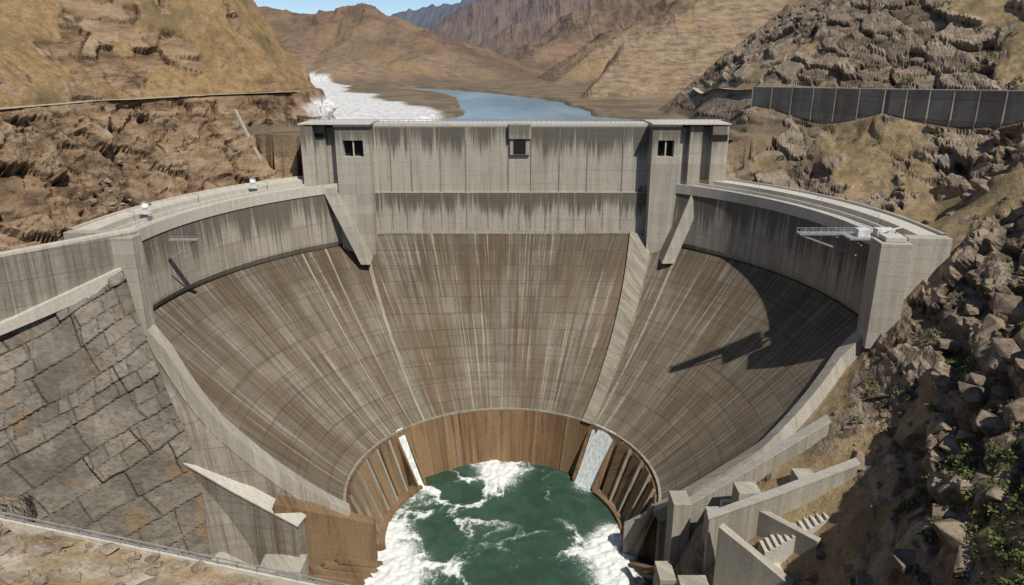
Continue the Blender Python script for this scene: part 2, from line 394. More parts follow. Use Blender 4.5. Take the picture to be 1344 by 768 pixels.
def terrain_mat():
    t=NT('terrain');o=t.coord()
    rk=t.attr('rock');wh=t.attr('white');tn=t.attr('tone');fr=t.attr('far');cel=t.attr('cell')
    n1=t.noise(o,.045,4,.62);n2=t.noise(o,.35,4,.68);n3=t.noise(o,2.0,3,.7);n0=t.noise(t.vscale(o,(1,.45,1.6)),.013,4,.7)
    strat=t.noise(t.vscale(o,(.08,.08,.34),(.6,.5,0)),1.,4,.68)
    sv=t.math('ADD',t.math('MULTIPLY',strat,.7),t.math('MULTIPLY',cel,.3))
    warm=t.ramp(sv,[(.34,(.11,.072,.045)),(.44,(.23,.152,.09)),(.54,(.33,.23,.142)),(.68,(.42,.31,.205))])
    dk=t.ramp(sv,[(.34,(.105,.08,.058)),(.44,(.22,.17,.12)),(.54,(.32,.252,.18)),(.68,(.41,.335,.25))])
    rc=t.mix(tn,dk,warm)
    grc=t.ramp(n2,[(.28,(.21,.15,.083)),(.45,(.33,.24,.133)),(.6,(.41,.305,.172)),(.8,(.47,.365,.22))])
    grw=t.ramp(n2,[(.28,(.165,.107,.052)),(.45,(.27,.178,.086)),(.6,(.345,.236,.118)),(.8,(.405,.288,.16))])
    gr=t.mix(tn,grc,grw)
    gr=t.mix(t.mapr(n1,.48,.64,0,.6),gr,(.13,.105,.06))
    v=t.n('ShaderNodeTexVoronoi');t.l(o,v.inputs['Vector']);v.inputs['Scale'].default_value=.55
    gr=t.mix(t.math('MULTIPLY',t.math('LESS_THAN',v.outputs['Distance'],.27),t.mapr(n2,.48,.6,0,.6)),gr,(.08,.075,.04))
    gr=t.mix(t.math('MULTIPLY',t.attr('flat'),.8),gr,t.mix(t.mapr(n1,.4,.6),(.22,.17,.12),(.14,.112,.082)))
    f=t.mapr(t.math('ADD',rk,t.math('MULTIPLY',t.math('SUBTRACT',n2,.5),.9)),.36,.58)
    col=t.mix(f,gr,rc)
    crack=t.math('MULTIPLY',t.attr('crack'),t.mapr(n2,.4,.55,.15,.85))
    col=t.mix(crack,col,(.04,.029,.021))
    col=t.mix(t.mapr(n3,.4,.75,0,.35),col,(.085,.066,.048))
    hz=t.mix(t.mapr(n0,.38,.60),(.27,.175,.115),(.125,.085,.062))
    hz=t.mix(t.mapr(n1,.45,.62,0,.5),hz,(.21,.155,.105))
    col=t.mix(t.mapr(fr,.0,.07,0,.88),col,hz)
    col=t.mix(t.mapr(fr,.12,.7,0,.75),col,(.16,.135,.135))  # aerial haze painted into the base colour, grey-purple with distance
    col=t.mix(t.mapr(fr,.93,1,0,.75),col,(.12,.15,.20))  # farthest ridges painted blue, also haze put into the colour
    wc=t.mix(t.mapr(n2,.35,.6),(.46,.46,.44),(.78,.78,.76))
    col=t.mix(wh,col,wc)
    t.l(col,t.b.inputs['Base Color']);t.b.inputs['Roughness'].default_value=.95;t.b.inputs['Specular IOR Level'].default_value=.1
    h=t.math('ADD',t.math('MULTIPLY',n2,t.math('MULTIPLY_ADD',rk,1.6,.7)),t.math('MULTIPLY',n3,.3))
    h=t.math('MULTIPLY_ADD',t.noise(o,.045,3,.65),t.mapr(fr,0.,.07,0,14),h)
    t.l(t.bump(h,.7,.9),t.b.inputs['Normal']);return t.m
M['terrain']=terrain_mat()
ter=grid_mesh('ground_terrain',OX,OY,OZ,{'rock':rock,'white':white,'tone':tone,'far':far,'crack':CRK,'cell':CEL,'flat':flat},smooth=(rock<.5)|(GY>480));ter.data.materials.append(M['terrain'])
# ------------------------------------------------------------------ helpers
def empty(name):
    e=bpy.data.objects.new(name,None);scene.collection.objects.link(e);return e
def mesh_obj(name,vs,fs,mat,parent=None,bevel=0):
    me=bpy.data.meshes.new(name);me.from_pydata([tuple(map(float,v)) for v in vs],[],fs);me.update()
    bm=bmesh.new();bm.from_mesh(me);bmesh.ops.recalc_face_normals(bm,faces=bm.faces);bm.to_mesh(me);bm.free()
    me.materials.append(mat);o=bpy.data.objects.new(name,me);scene.collection.objects.link(o)
    if parent: o.parent=parent
    if bevel:
        b=o.modifiers.new('b','BEVEL');b.width=bevel;b.segments=2;b.limit_method='ANGLE'
    return o
BOXF=[(0,1,2,3),(4,7,6,5),(0,4,5,1),(1,5,6,2),(2,6,7,3),(3,7,4,0)]
class Batch:
    def __init__(s): s.v=[];s.f=[]
    def hexa(s,b,t):
        n=len(s.v);s.v+=list(b)+list(t);s.f+=[tuple(i+n for i in f) for f in BOXF]
    def box(s,x0,x1,y0,y1,z0,z1):
        s.hexa([(x0,y0,z0),(x1,y0,z0),(x1,y1,z0),(x0,y1,z0)],[(x0,y0,z1),(x1,y0,z1),(x1,y1,z1),(x0,y1,z1)])
    def beam(s,a,b,w,h):
        a=Vector(a);b=Vector(b);d=(b-a).normalized();up=Vector((0,0,1))
        if abs(d.z)>.95: up=Vector((0,1,0))
        sx=d.cross(up).normalized()*w/2;sz=sx.cross(d).normalized()*h/2
        s.hexa([a-sx-sz,a+sx-sz,a+sx+sz,a-sx+sz],[b-sx-sz,b+sx-sz,b+sx+sz,b-sx+sz])
    def wall(s,pts,th,zb,side=(0,0)):
        n=len(pts)
        for i in range(n-1):
            a=pts[i];b=pts[i+1];d=Vector((b[0]-a[0],b[1]-a[1],0)).normalized();nx,ny=-d.y*th,d.x*th
            za=zb[i] if isinstance(zb,(list,tuple)) else zb;zc=zb[i+1] if isinstance(zb,(list,tuple)) else zb
            s.hexa([(a[0],a[1],za),(b[0],b[1],zc),(b[0]+nx,b[1]+ny,zc),(a[0]+nx,a[1]+ny,za)],
                   [(a[0],a[1],a[2]),(b[0],b[1],b[2]),(b[0]+nx,b[1]+ny,b[2]),(a[0]+nx,a[1]+ny,a[2])])
    def sector(s,t0,t1,r0,r1,z0,z1,n=6):
        for i in range(n):
            a=math.radians(t0+(t1-t0)*i/n);b=math.radians(t0+(t1-t0)*(i+1)/n)
            q=[]
            for z in (z0,z1):
                q.append([(CX+r0*math.cos(a),CY+r0*math.sin(a),z),(CX+r1*math.cos(a),CY+r1*math.sin(a),z),(CX+r1*math.cos(b),CY+r1*math.sin(b),z),(CX+r0*math.cos(b),CY+r0*math.sin(b),z)])
            s.hexa(q[0],q[1])
    def make(s,name,mat,parent=None,bevel=0): return mesh_obj(name,s.v,s.f,mat,parent,bevel)
# ------------------------------------------------------------------ the dam
dam=empty('concrete_arch_dam')
nv,nt=60,300
V,T=np.meshgrid(np.linspace(0,1,nv),np.linspace(0,1,nt),indexing='ij')
TH=np.radians(thR(V)+(thL(V)-thR(V))*T)
R=bowl_r(TH,V);Z=ZB+(zbt(TH)-ZB)*V
UVb=np.stack([TH*78,Z],-1)
o=grid_mesh('bowl_lining',CX+R*np.cos(TH),CY+R*np.sin(TH),Z,uv=UVb);o.data.materials.append(M['lining']);o.parent=dam
def rz_sweep(name,t0,t1,prof,mat,n=80,smooth=False):
    th=np.radians(np.linspace(t0,t1,n));P=np.array([(a,b) for a,b in prof])
    TH,_=np.meshgrid(th,P[:,0],indexing='ij')
    RR=rtop(TH)+P[None,:,0];ZZ=np.repeat(P[None,:,1],n,0)
    uv=np.stack([TH*95,ZZ],-1)
    o=grid_mesh(name,CX+RR*np.cos(TH),CY+RR*np.sin(TH),ZZ,uv=uv,smooth=smooth);o.data.materials.append(mat);o.parent=dam;return o
for nm,a,b in (('wing_wall_right',-3,60),('wing_wall_left',119,180)):
    th=np.radians(np.linspace(a,b,90));vv=np.linspace(0,1,12)
    TH,VV=np.meshgrid(th,vv,indexing='ij')
    zb=zbt(TH);ZZ=zb+(ZC-zb)*VV;RR=rtop(TH)+1.2*VV-.5
    RR=np.where(VV==0,rtop(TH)+.8,RR)
    o=grid_mesh(nm,CX+RR*np.cos(TH),CY+RR*np.sin(TH),ZZ,uv=np.stack([TH*95,ZZ],-1),smooth=False);o.data.materials.append(M['band']);o.parent=dam
deckp=[(.2,-52.6),(.2,-48.9),(1.1,-48.9),(1.1,-50),(7.2,-50),(7.2,-48.8),(7.8,-48.8),(7.8,-49.9),(9.6,-49.9),(9.6,-47.6),(10.2,-47.6),(15.5,-47.6),(15.5,-46.8),(16.1,-46.8),(16.1,-58)]
rz_sweep('crest_road_right',-3.2,58,deckp,M['deck']);rz_sweep('crest_road_left',121,180.2,deckp,M['deck'])
b=Batch();b.sector(-7,-2.8,104.3,112.5,-79,-48.2,3);b.sector(-5,-2.9,112.7,124.4,-68,-47.3,2);b.make('end_pier_right',M['pier'],dam,.15)
b=Batch();b.sector(179.8,183,104.3,110.5,-78,-48.4,3);b.sector(179.9,181.6,110.7,124.5,-70,-47.3,3);b.make('end_pier_left',M['pier'],dam,.15)
b=Batch();b.sector(-6,-3.2,106,111.5,-48.1,-46.9,2);b.make('pier_cap_right',M['deck'],dam,.1)
EDGPTS=None
for nm,fn,sg in (('edge_beam_left',thL,1),('edge_beam_right',thR,-1)):
    b=Batch();pts=[]
    C=[]
    for v in np.linspace(0,1,40):
        th=math.radians(float(fn(v)));r=float(bowl_r(np.array(th),v));z=ZB+(float(zbt(np.array(th)))-ZB)*v
        C.append((CX+r*math.cos(th),CY+r*math.sin(th),z,th))
    for i,(cx,cy,z,th) in enumerate(C):
        tt=np.array([-math.sin(th),math.cos(th)])*sg
        c=np.array([cx,cy]);rad=np.array([math.cos(th),math.sin(th)])
        q=[]
        for s_,dz,dr in ((-1.2,-2.2,1.0),(3.6,-2.2,1.0),(3.6,1.4,-1.2),(-1.2,1.4,-1.2)):
            p=c+tt*s_+rad*dr;q.append((p[0],p[1],z+dz))
        pts.append(q)
    for a,c in zip(pts[:-1],pts[1:]): b.hexa(a,c)
    b.make(nm,M['edge'],dam)
    if sg==1: EDGPTS=[pts[i][1] for i in range(39,-1,-4)]
    b=Batch()
    for a,c in zip(pts[:-1],pts[1:]):
        o0=a[1];o1=c[1]
        b.hexa([(o0[0],o0[1]-.3,-156),(o1[0],o1[1]-.3,-156),(o1[0],o1[1]+3,-156),(o0[0],o0[1]+3,-156)],[(o0[0],o0[1]-.3,o0[2]+.5),(o1[0],o1[1]-.3,o1[2]+.5),(o1[0],o1[1]+3,o1[2]+.5),(o0[0],o0[1]+3,o0[2]+.5)])
    b.make(nm+'_skirt',M['greyslab'],dam)
def rib(t_top,t_bot,w_top,w_bot,hgt,mat,name,v0=0.,v1=1.):
    b=Batch();prev=None
    for v in np.linspace(v0,v1,24):
        th=math.radians(t_bot+(t_top-t_bot)*v);w=w_bot+(w_top-w_bot)*v
        q=[]
        for s_,dr in ((-w/2,1.5),(w/2,1.5),(w/2,-hgt),(-w/2,-hgt)):
            t2=th+s_/float(bowl_r(np.array(th),v));r=float(bowl_r(np.array(t2),v))+dr
            q.append((CX+r*math.cos(t2),CY+r*math.sin(t2),ZB+(float(zbt(np.array(t2)))-ZB)*v-dr*.4))
        if prev: b.hexa(prev,q)
        prev=q
    b.make(name,mat,dam)
M['rib']=concrete('rib_concrete',(.38,.345,.275),(.19,.158,.117),.8,False)
rib(58.5,51,9,4.2,1.3,M['rib'],'lining_rib_right')
rib(50,47.5,1.0,.7,.5,M['rib'],'lining_rib_thin_right')
rib(122.5,127,1.6,.9,.4,M['rib'],'lining_rib_left')
for i,tt in enumerate((131,136.5)): rib(tt,tt+2,.7,.35,.2,M['rib'],'lining_rib_thin_left_%d'%i)
b=Batch();b.box(-70,68,299.0,311,-76,-53.4);b.make('central_wall_lower',M['wall'],dam)
b=Batch();b.box(-70,68,300.0,310.5,-53.4,-26.6);b.make('central_wall_upper',M['wall'],dam)
b=Batch();b.box(-58,56,299.9,311.5,-26.6,-25.6);b.make('crest_slab',M['deck'],dam)
b=Batch()
for xx in (-50,-41.5,-29.5,-19,-1.5,7.8,19.5,31,45.5):
    b.box(xx-.2,xx+.2,299.8,300.1,-53,-26.7)
for xx in (-50,-44,-37,-29.5,-24,-19,-10,-1.5,3,7.8,14,19.5,26,31,38,45.5):
    b.box(xx-.18,xx+.18,298.85,299.1,-69.2,-53.45)
b.make('wall_joint_covers',M['greyslab'],dam)
b=Batch();b.box(-1.3,7.6,298.2,300.6,-31.5,-25.2);b.box(-.9,7.2,298.9,300.3,-38,-31.5);b.make('intake_box',M['pier'],dam,.1)
b=Batch();b.box(.6,5.6,298.75,298.95,-37.6,-32);b.make('intake_opening',M['dark'],dam)
def tower(x0,x1,y0,y1,z0,z1,wx0,wx1,wz0,wz1,name):
    b=Batch()
    b.box(x0,x1,y0,y1,z0,wz0);b.box(x0,x1,y0,y1,wz1,z1)
    b.box(x0,wx0,y0,y1,wz0,wz1);b.box(wx1,x1,y0,y1,wz0,wz1);b.box(wx0,wx1,y0+4,y1,wz0,wz1)
    b.make(name,M['pier'],dam)
    d=Batch();d.box(wx0,wx1,y0+3.5,y0+3.9,wz0,wz1);d.make(name+'_recess',M['dark'],dam)
    d=Batch();c=(wx0+wx1)/2;d.box(c-.25,c+.25,y0+.6,y0+1.1,wz0,wz1);d.box(x0-.4,x1+.4,y0-.5,y1,z1,z1+.9);d.make(name+'_mullion_cap',M['deck'],dam)
tower(-70.5,-57,293,311,-82,-26.2,-67.5,-59.5,-38,-31.5,'tower_left')
tower(56,67,293,311,-78,-26.2,58.3,64.8,-38,-31.5,'tower_right')
b=Batch()
b.box(-84,-79,292,312,-80,-25.9);b.box(-79,-75,295,312,-80,-26.2);b.box(-75,-70.5,297,312,-80,-26.8)
b.box(67,71,296.5,312,-80,-26.6);b.box(71,76,293.5,312,-80,-26);b.box(76,79.5,296.5,312,-80,-26.6);b.box(79.5,86,292,312,-80,-25.9)
b.make('abutment_blocks',M['pier'],dam,.1)
b=Batch();b.box(-84.6,-56,291.6,312.5,-25.3,-24.9);b.box(55.5,86.6,291.6,312.5,-25.3,-24.9)
b.make('abutment_caps',M['deck'],dam)
b=Batch();b.box(79.7,85.5,291.7,292.2,-31.5,-29.2);b.box(-78.8,-75.4,294.7,295.1,-31,-29);b.make('abutment_slots',M['dark'],dam)
b=Batch()
b.hexa([(-62,286,-81),(-58,286,-81),(-58,295,-79),(-62,295,-79)],[(-77,290.5,-50),(-72,290.5,-50),(-72,298,-50),(-77,298,-50)])
b.hexa([(61,284,-80),(66,284,-80),(66,294,-79),(61,294,-79)],[(73,288.5,-49.5),(78.5,288.5,-49.5),(78.5,297,-49.5),(73,297,-49.5)])
b.make('wing_buttresses',M['pier'],dam,.15)
b=Batch()
for xx in np.arange(-84,86,2.0): b.box(xx-.06,xx+.06,300.3,300.42,-25.6 if -57<xx<56 else -24.9,-23.9)
b.box(-84,86,300.3,300.4,-24.0,-23.85);b.box(-57,56,300.3,300.4,-24.7,-24.6)
for i in range(0,180):
    for (a0,a1) in ((-3,55),(124,180)):
        a=math.radians(a0+(a1-a0)*i/180);c=math.radians(a0+(a1-a0)*(i+1)/180)
        def pt(k,z,dr): 
            r_=float(rtop(np.array(k)))+dr;return (CX+r_*math.cos(k),CY+r_*math.sin(k),z)
        if i%2==0: b.beam(pt(a,-48.9,.6),pt(a,-47.8,.6),.1,.1)
        b.beam(pt(a,-47.8,.6),pt(c,-47.8,.6),.09,.09)
b.make('crest_railing',M['steel'],dam)
# basin wall
TH,VV=np.meshgrid(np.radians(np.linspace(-22,203,240)),np.linspace(0,1,14),indexing='ij')
pan=np.where((np.degrees(TH)%15)<1.1,.5,0.)
RR=43+(RB-.6-43)*VV-pan*.8;ZZ=ZW-3+(ZB-.2-(ZW-3))*VV
o=grid_mesh('basin_wall',CX+RR*np.cos(TH),CY+RR*np.sin(TH),ZZ,uv=np.stack([TH*47,ZZ],-1),smooth=False);o.data.materials.append(M['rust']);o.parent=dam
b=Batch();b.sector(-19,199.5,RB-.5,RB+.35,ZB-.4,ZB+.25,110);b.make('basin_kerb',M['rib'],dam)
def bay(t0,t1,n,name,zt=-131.,ro=49.3,ri=41.5,mat=None,w=.6):
    b=Batch()
    for i in range(n):
        a=math.radians(t0+(t1-t0)*(i+.1)/n);c=math.radians(t0+(t1-t0)*(i+.1+w)/n)
        def p(k,r_,z): return (CX+r_*math.cos(k),CY+r_*math.sin(k),z)
        b.hexa([p(a,ri,ZW-.5),p(c,ri,ZW-.5),p(c,ro,zt),p(a,ro,zt)],[p(a,ri-.6,ZW+.3),p(c,ri-.6,ZW+.3),p(c,ro-.8,zt+.6),p(a,ro-.8,zt+.6)])
    return b.make(name,mat or M['rust2'],dam)
bay(-18,32,5,'basin_panels_right',w=.85)
bay(146,198,6,'basin_panels_left',w=.8)
bay(147,198,6,'basin_ribs_left',mat=M['rib'],w=.14,ri=40.6,ro=48.6,zt=-130.3)
bay(-18,32,5,'basin_ribs_right',mat=M['rib'],w=.07,ri=40.6,ro=48.6,zt=-130.3)
b=Batch();b.sector(140,196,38.5,42,ZW-2,ZW+1.6,30);b.sector(-16,34,39,42,ZW-2,ZW+1.2,26);b.make('basin_walkway',M['rust2'],dam)
tw=NT('rushing_water');nn=tw.noise(tw.vscale(tw.coord(),(1.2,1.2,.25)),1,4,.7)
tw.l(tw.ramp(nn,[(.3,(.45,.52,.5)),(.6,(.85,.87,.86))]),tw.b.inputs['Base Color']);tw.b.inputs['Roughness'].default_value=.5
tw.l(tw.bump(nn,.6,.5),tw.b.inputs['Normal']);M['foam']=tw.m
def chute(t0,t1,name,ro=51.5,zt=-128.5,ri=38.6):
    b=Batch();prev=None
    for s_ in np.linspace(0,1,12):
        r_=ri+(ro-ri)*s_;z=ZW-.6+(zt-ZW+.6)*s_**1.15
        a=math.radians(t0);c=math.radians(t1);q=[(CX+r_*math.cos(a),CY+r_*math.sin(a),z-1),(CX+r_*math.cos(c),CY+r_*math.sin(c),z-1),(CX+r_*math.cos(c),CY+r_*math.sin(c),z+.7),(CX+r_*math.cos(a),CY+r_*math.sin(a),z+.7)]
        if prev: b.hexa(prev,q)
        prev=q
    b.make(name,M['foam'],dam)
chute(36,48,'spillway_chute_right',ro=50.2,zt=-130);chute(138,141.5,'spillway_chute_left',ro=50.2,zt=-130)
b=Batch()
for t0 in (34.8,48.6,141.8,136.8):
    a=math.radians(t0);c=math.radians(t0+1.0)
    def p(k,r_,z): return (CX+r_*math.cos(k),CY+r_*math.sin(k),z)
    b.hexa([p(a,39,ZW-2),p(c,39,ZW-2),p(c,51,ZW-2),p(a,51,ZW-2)],[p(a,39,ZW+2),p(c,39,ZW+2),p(c,50,-129.8),p(a,50,-129.8)])
b.make('chute_side_walls',M['rust2'],dam)
# ------------------------------------------------------------------ water
xs=np.arange(-80,60,.42);ys=np.arange(60,256,.42);WX,WY=np.meshgrid(xs,ys)
foam=np.zeros(WX.shape)
def g(cx,cy,sx,sy,a,rot=0):
    c,s=math.cos(rot),math.sin(rot);dx=(WX-cx);dy=(WY-cy);u_=(dx*c+dy*s)/sx;v_=(-dx*s+dy*c)/sy
    return a*np.exp(-(u_*u_+v_*v_))
foam+=g(-5,243,10,7,1.3)+g(-5,235,9,8,.7)+g(-40,206,7,8,1.0)+g(-44,192,13,12,1.4)+g(-38,182,15,9,1.0)+g(33,201,5,8,1.1)+g(32,186,8,14,1.35)+g(25,192,8,10,.6)+g(26,231,5,5,.8)+g(-33,227,8,5,.6)
wxx=(fbm(WX,WY,0*WX,14,4,201)-.5)*26;wyy=(fbm(WX,WY,0*WX,14,4,202)-.5)*26
fil=fbm(WX+wxx,WY+wyy,0*WX,11,5,205,True,.6)
swirl=g(-28,214,26,20,.9)+g(20,190,16,18,.8)+g(-5,230,22,14,.8)+g(-18,182,28,14,.75)+.2
foam=foam*(.25+1.15*fbm(WX+wxx*.6,WY+wyy*.6,0*WX,5,5,207,gain=.65))+ss(.46,.85,fil)*swirl*.85
wz=(fbm(WX+wxx*.3,WY,0*WX,3.2,4,210)-.5)*.6+np.clip(foam,0,1.2)*(fbm(WX,WY,0*WX,1.6,3,212))*1.5
wat=grid_mesh('river_water',WX,WY,ZW+wz,{'foam':foam})
t=NT('river_water');o=t.coord();n=t.noise(o,1.3,4,.8);n2=t.noise(o,.08,3,.6,1.)
f=t.mapr(t.math('ADD',t.attr('foam'),t.math('MULTIPLY',t.math('SUBTRACT',n,.5),1.5)),.34,.9)
base=t.mix(t.mapr(n2,.35,.65),(.028,.064,.042),(.042,.09,.062))
base=t.mix(t.mapr(t.attr('foam'),.05,.7,0,.6),base,(.12,.19,.145))
t.l(t.mix(f,base,(.78,.80,.76)),t.b.inputs['Base Color'])
t.l(t.mapr(f,0,1,.2,.8),t.b.inputs['Roughness']);t.b.inputs['Specular IOR Level'].default_value=.35
t.l(t.bump(t.noise(o,.55,4,.62,.5),.45,.6),t.b.inputs['Normal']);wat.data.materials.append(t.m)
t=NT('lake_water');o=t.coord();n=t.noise(t.vscale(o,(.02,.006,1)),1,4,.6)
t.l(t.mix(t.mapr(n,.3,.7),(.14,.25,.31),(.30,.41,.45)),t.b.inputs['Base Color']);t.b.inputs['Roughness'].default_value=.2
t.l(t.bump(t.noise(o,.3,4,.6),.2,.3),t.b.inputs['Normal'])
lv=[(-160,311,-33),(130,311,-33),(160,900,-33),(-260,900,-33)]
lk=mesh_obj('reservoir_water',lv,[(0,1,2,3)],t.m)
# ------------------------------------------------------------------ left flank
def ruled(name,A,B,mat,nu=60,nvv=60,disp=0,seed=0,parent=None):
    A=np.array(A,float);B=np.array(B,float)
    s=np.linspace(0,1,nvv)
    def samp(P):
        k=np.linspace(0,1,len(P));return np.stack([np.interp(s,k,P[:,i]) for i in range(3)],-1)
    a=samp(A);b_=samp(B);u=np.linspace(0,1,nu)
    G=a[:,None,:]*(1-u)[None,:,None]+b_[:,None,:]*u[None,:,None]
    uvw=np.stack([G[...,0]*1.15+G[...,1]*.2,G[...,2]*1.05],-1)
    att={}
    if disp:
        x_,y_,z_=G[...,0],G[...,1],G[...,2]
        uu=uvw[...,0]+(fbm(x_,y_,z_,26,2,seed+1)-.5)*6+(fbm(x_,y_,z_,4,2,seed+3)-.5)*.8;vv_=uvw[...,1]+(fbm(x_,y_,z_,26,2,seed+2)-.5)*6+(fbm(x_,y_,z_,4,2,seed+4)-.5)*.8
        an=.38;p=uu*math.cos(an)+vv_*math.sin(an);q=-uu*math.sin(an)+vv_*math.cos(an)
        def course(p,q,w,h,sd):
            row=np.floor(q/h);hh=_h(row,row*0,row*0,sd);pp=p/(w*(.7+.7*hh))+hh*7+(q/h-row)*(hh-.5)*.35
            colm=np.floor(pp);j=_h(colm,row,row*0,sd+1)
            fx=(pp-colm);fy=q/h-row
            ex=np.minimum(fx,1-fx)*w;ey=np.minimum(fy,1-fy)*h
            return np.minimum(ex,ey),j,(fx-.5)*(_h(colm,row,row*0,sd+2)-.5)+(fy-.5)*(_h(colm,row,row*0,sd+3)-.5)
        e1,ih,tl=course(p,q,12.5,9,seed);e2,ih2,tl2=course(p,q,6.2,4.5,seed+9)
        sp=(ih>.55)
        ed=np.exp(-(e1/.18)**2);ed2=np.exp(-(e2/.16)**2)*sp
        d=(ih-.5)*1.1+tl*1.6+(ih2-.5)*.6*sp-ed*.4-ed2*.3+(fbm(x_,y_,z_,2.5,4,seed+5)-.5)*1.0+(fbm(x_,y_,z_,12,3,seed+6)-.5)*1.2
        G=G+np.array([.35,-.8,.5])*d[...,None]*disp
        wear=fbm(x_,y_,z_,9,3,seed+8)
        att={'crack':np.clip(ed+ed2*.7,0,1)*(.35+.65*ss(.4,.55,wear)),'cell':ih*.5+ih2*.5}
    o=grid_mesh(name,G[...,0],G[...,1],G[...,2],att,uv=uvw,smooth=not disp);o.data.materials.append(mat)
    if parent:o.parent=parent
    return o
t=NT('stone_blocks');o3=t.coord()
n1=t.noise(o3,.09,3,.6);n2=t.noise(o3,.8,4,.7)
c=t.ramp(t.math('ADD',t.math('MULTIPLY',t.attr('cell'),.35),t.math('MULTIPLY',n1,.65)),[(.3,(.135,.118,.095)),(.5,(.215,.19,.155)),(.7,(.30,.265,.218))])
c=t.mix(t.mapr(n2,.4,.72,0,.55),c,(.085,.074,.062))
c=t.mix(t.mapr(t.noise(o3,.11,3),.57,.65,0,.6),c,(.27,.185,.10))
c=t.mix(t.math('MULTIPLY',t.attr('crack'),.8),c,(.045,.037,.03))
t.l(c,t.b.inputs['Base Color']);t.b.inputs['Roughness'].default_value=.92
t.l(t.bump(n2,.9,.6),t.b.inputs['Normal']);M['stone']=t.m
L1=[(-111,199,-58),(-107,194,-68),(-101,188,-80),(-95,183,-92),(-90,180,-104),(-87,176,-118),(-85,171,-135),(-83,166,-154)]
EDG=[(-111,201,-60)]+[(p[0],p[1]-.6,p[2]+.4) for p in EDGPTS]+[(-50,182,-154)]
ruled('stone_block_embankment',[(-180,146,-82),(-170,130,-154)],L1,M['stone'],320,300,1.0,5)
ruled('concrete_slope_apron',L1,EDG,M['greyslab'],60,60,0)
b=Batch();b.wall([(-109,200.5,-56),(-133,177,-66),(-182,147,-81)],-2.2,[-61,-69,-84]);b.make('embankment_coping_wall',M['deck'],None,.1)
b=Batch();b.wall([(-108,203,-47.5),(-131,181,-49),(-175,152,-52)],-2.5,-90);ow=b.make('abutment_parapet_wall',M['greyslab'],None,.1)
b=Batch();b.wall([(-107.8,203.2,-46.8),(-131,181.2,-48.3),(-175,152.2,-51.3)],-3.1,[-47.5,-49,-52]);b.make('parapet_coping',M['deck'])
tl=empty('training_wall_structure')
b=Batch();b.wall([(-60,171,-124),(-78,175,-115.5),(-94,178.5,-107)],-4.5,-156);b.make('main_wall',M['greyslab'],tl,.15)
b=Batch();b.wall([(-59.4,170.6,-123.4),(-78,174.7,-114.9),(-94.5,178.2,-106.4)],-5.2,[-124,-115.6,-107.1]);b.make('wall_coping',M['deck'],tl,.1)
b=Batch();b.wall([(-64,163,-140),(-84,168,-133)],-5,-156);b.box(-70,-58,165,172.5,-156,-134);b.make('lower_steps',M['edge'],tl,.15)
b=Batch();b.hexa([(-66,172,-155),(-42,187,-155),(-42,190,-155),(-66,177,-155)],[(-66,172,-117.5),(-42,187,-134.5),(-42,190,-134.5),(-66,177,-117.5)]);b.make('rusty_guide_wall',M['rust2'],tl)
b=Batch()
for i in range(5):
    b.beam((-65+i*3.4,167+i*3.0,-138-i*.8),(-46+i*1.6,176+i*3.0,-149-i*.3),2.2,1.2)
b.make('sloping_stoplogs',M['rust2'],tl)
# ------------------------------------------------------------------ right lower structures
rs=empty('outlet_stair_structure')
b=Batch()
b.wall([(35.5,195,-139.5),(50,192,-128.5)],-2.6,-156)
b.wall([(50,177,-122),(67,175,-107.5),(85,173.5,-92.8)],3.2,[-156,-130,-105])
b.box(45.5,50.5,175,182,-156,-119.5);b.box(53,57.5,164.5,171,-156,-117.3)
b.wall([(52,163,-116),(69,161,-107),(87,159.5,-97.3)],2.4,[-145,-125,-108])
b.wall([(53,158,-114.5),(60,152,-118),(68,145.5,-122.5)],2.4,-156)
b.box(44,51.5,153,160,-156,-131);b.box(40.5,45,164,172,-156,-136)
b.wall([(62,164,-112),(75,150,-113)],2.0,-140)
b.box(60,66,165.5,171,-140,-109.5);b.box(74,79,163,168,-130,-103.5)
b.make('outlet_walls',M['edge'],rs,.12)
b=Batch()
b.wall([(49.6,176.8,-121.6),(67,174.8,-107.1),(85.3,173.3,-92.4)],3.8,[-122,-107.6,-92.9])
b.wall([(51.7,162.8,-115.5),(69,160.8,-106.5),(87.3,159.3,-96.8)],3.0,[-116,-107.1,-97.4])
for i in range(10):
    b.box(53+i*1.5,54.6+i*1.5,146,157,-156,-136+i*1.5)
for i in range(6):
    b.box(57.5,64,171-i*1.3,172.4-i*1.3,-150,-116-i*1.0)
for i in range(12):
    b.box(64+i*1.3,65.4+i*1.3,154,158.5,-140,-119+i*.9)
b.make('stair_blocks_and_copings',M['deck'],rs,.06)
b=Batch()
for i in range(3): b.beam((36+i*3.4,183-i*4,-146),(43+i*3.0,168-i*4,-137),2.2,1.1)
b.hexa([(35,194.6,-156),(49,187,-156),(50,189,-156),(36,196.6,-156)],[(35,194.6,-140.5),(49,187,-129.5),(50,189,-129.5),(36,196.6,-140.5)])
b.make('rusty_gates',M['rust2'],rs)
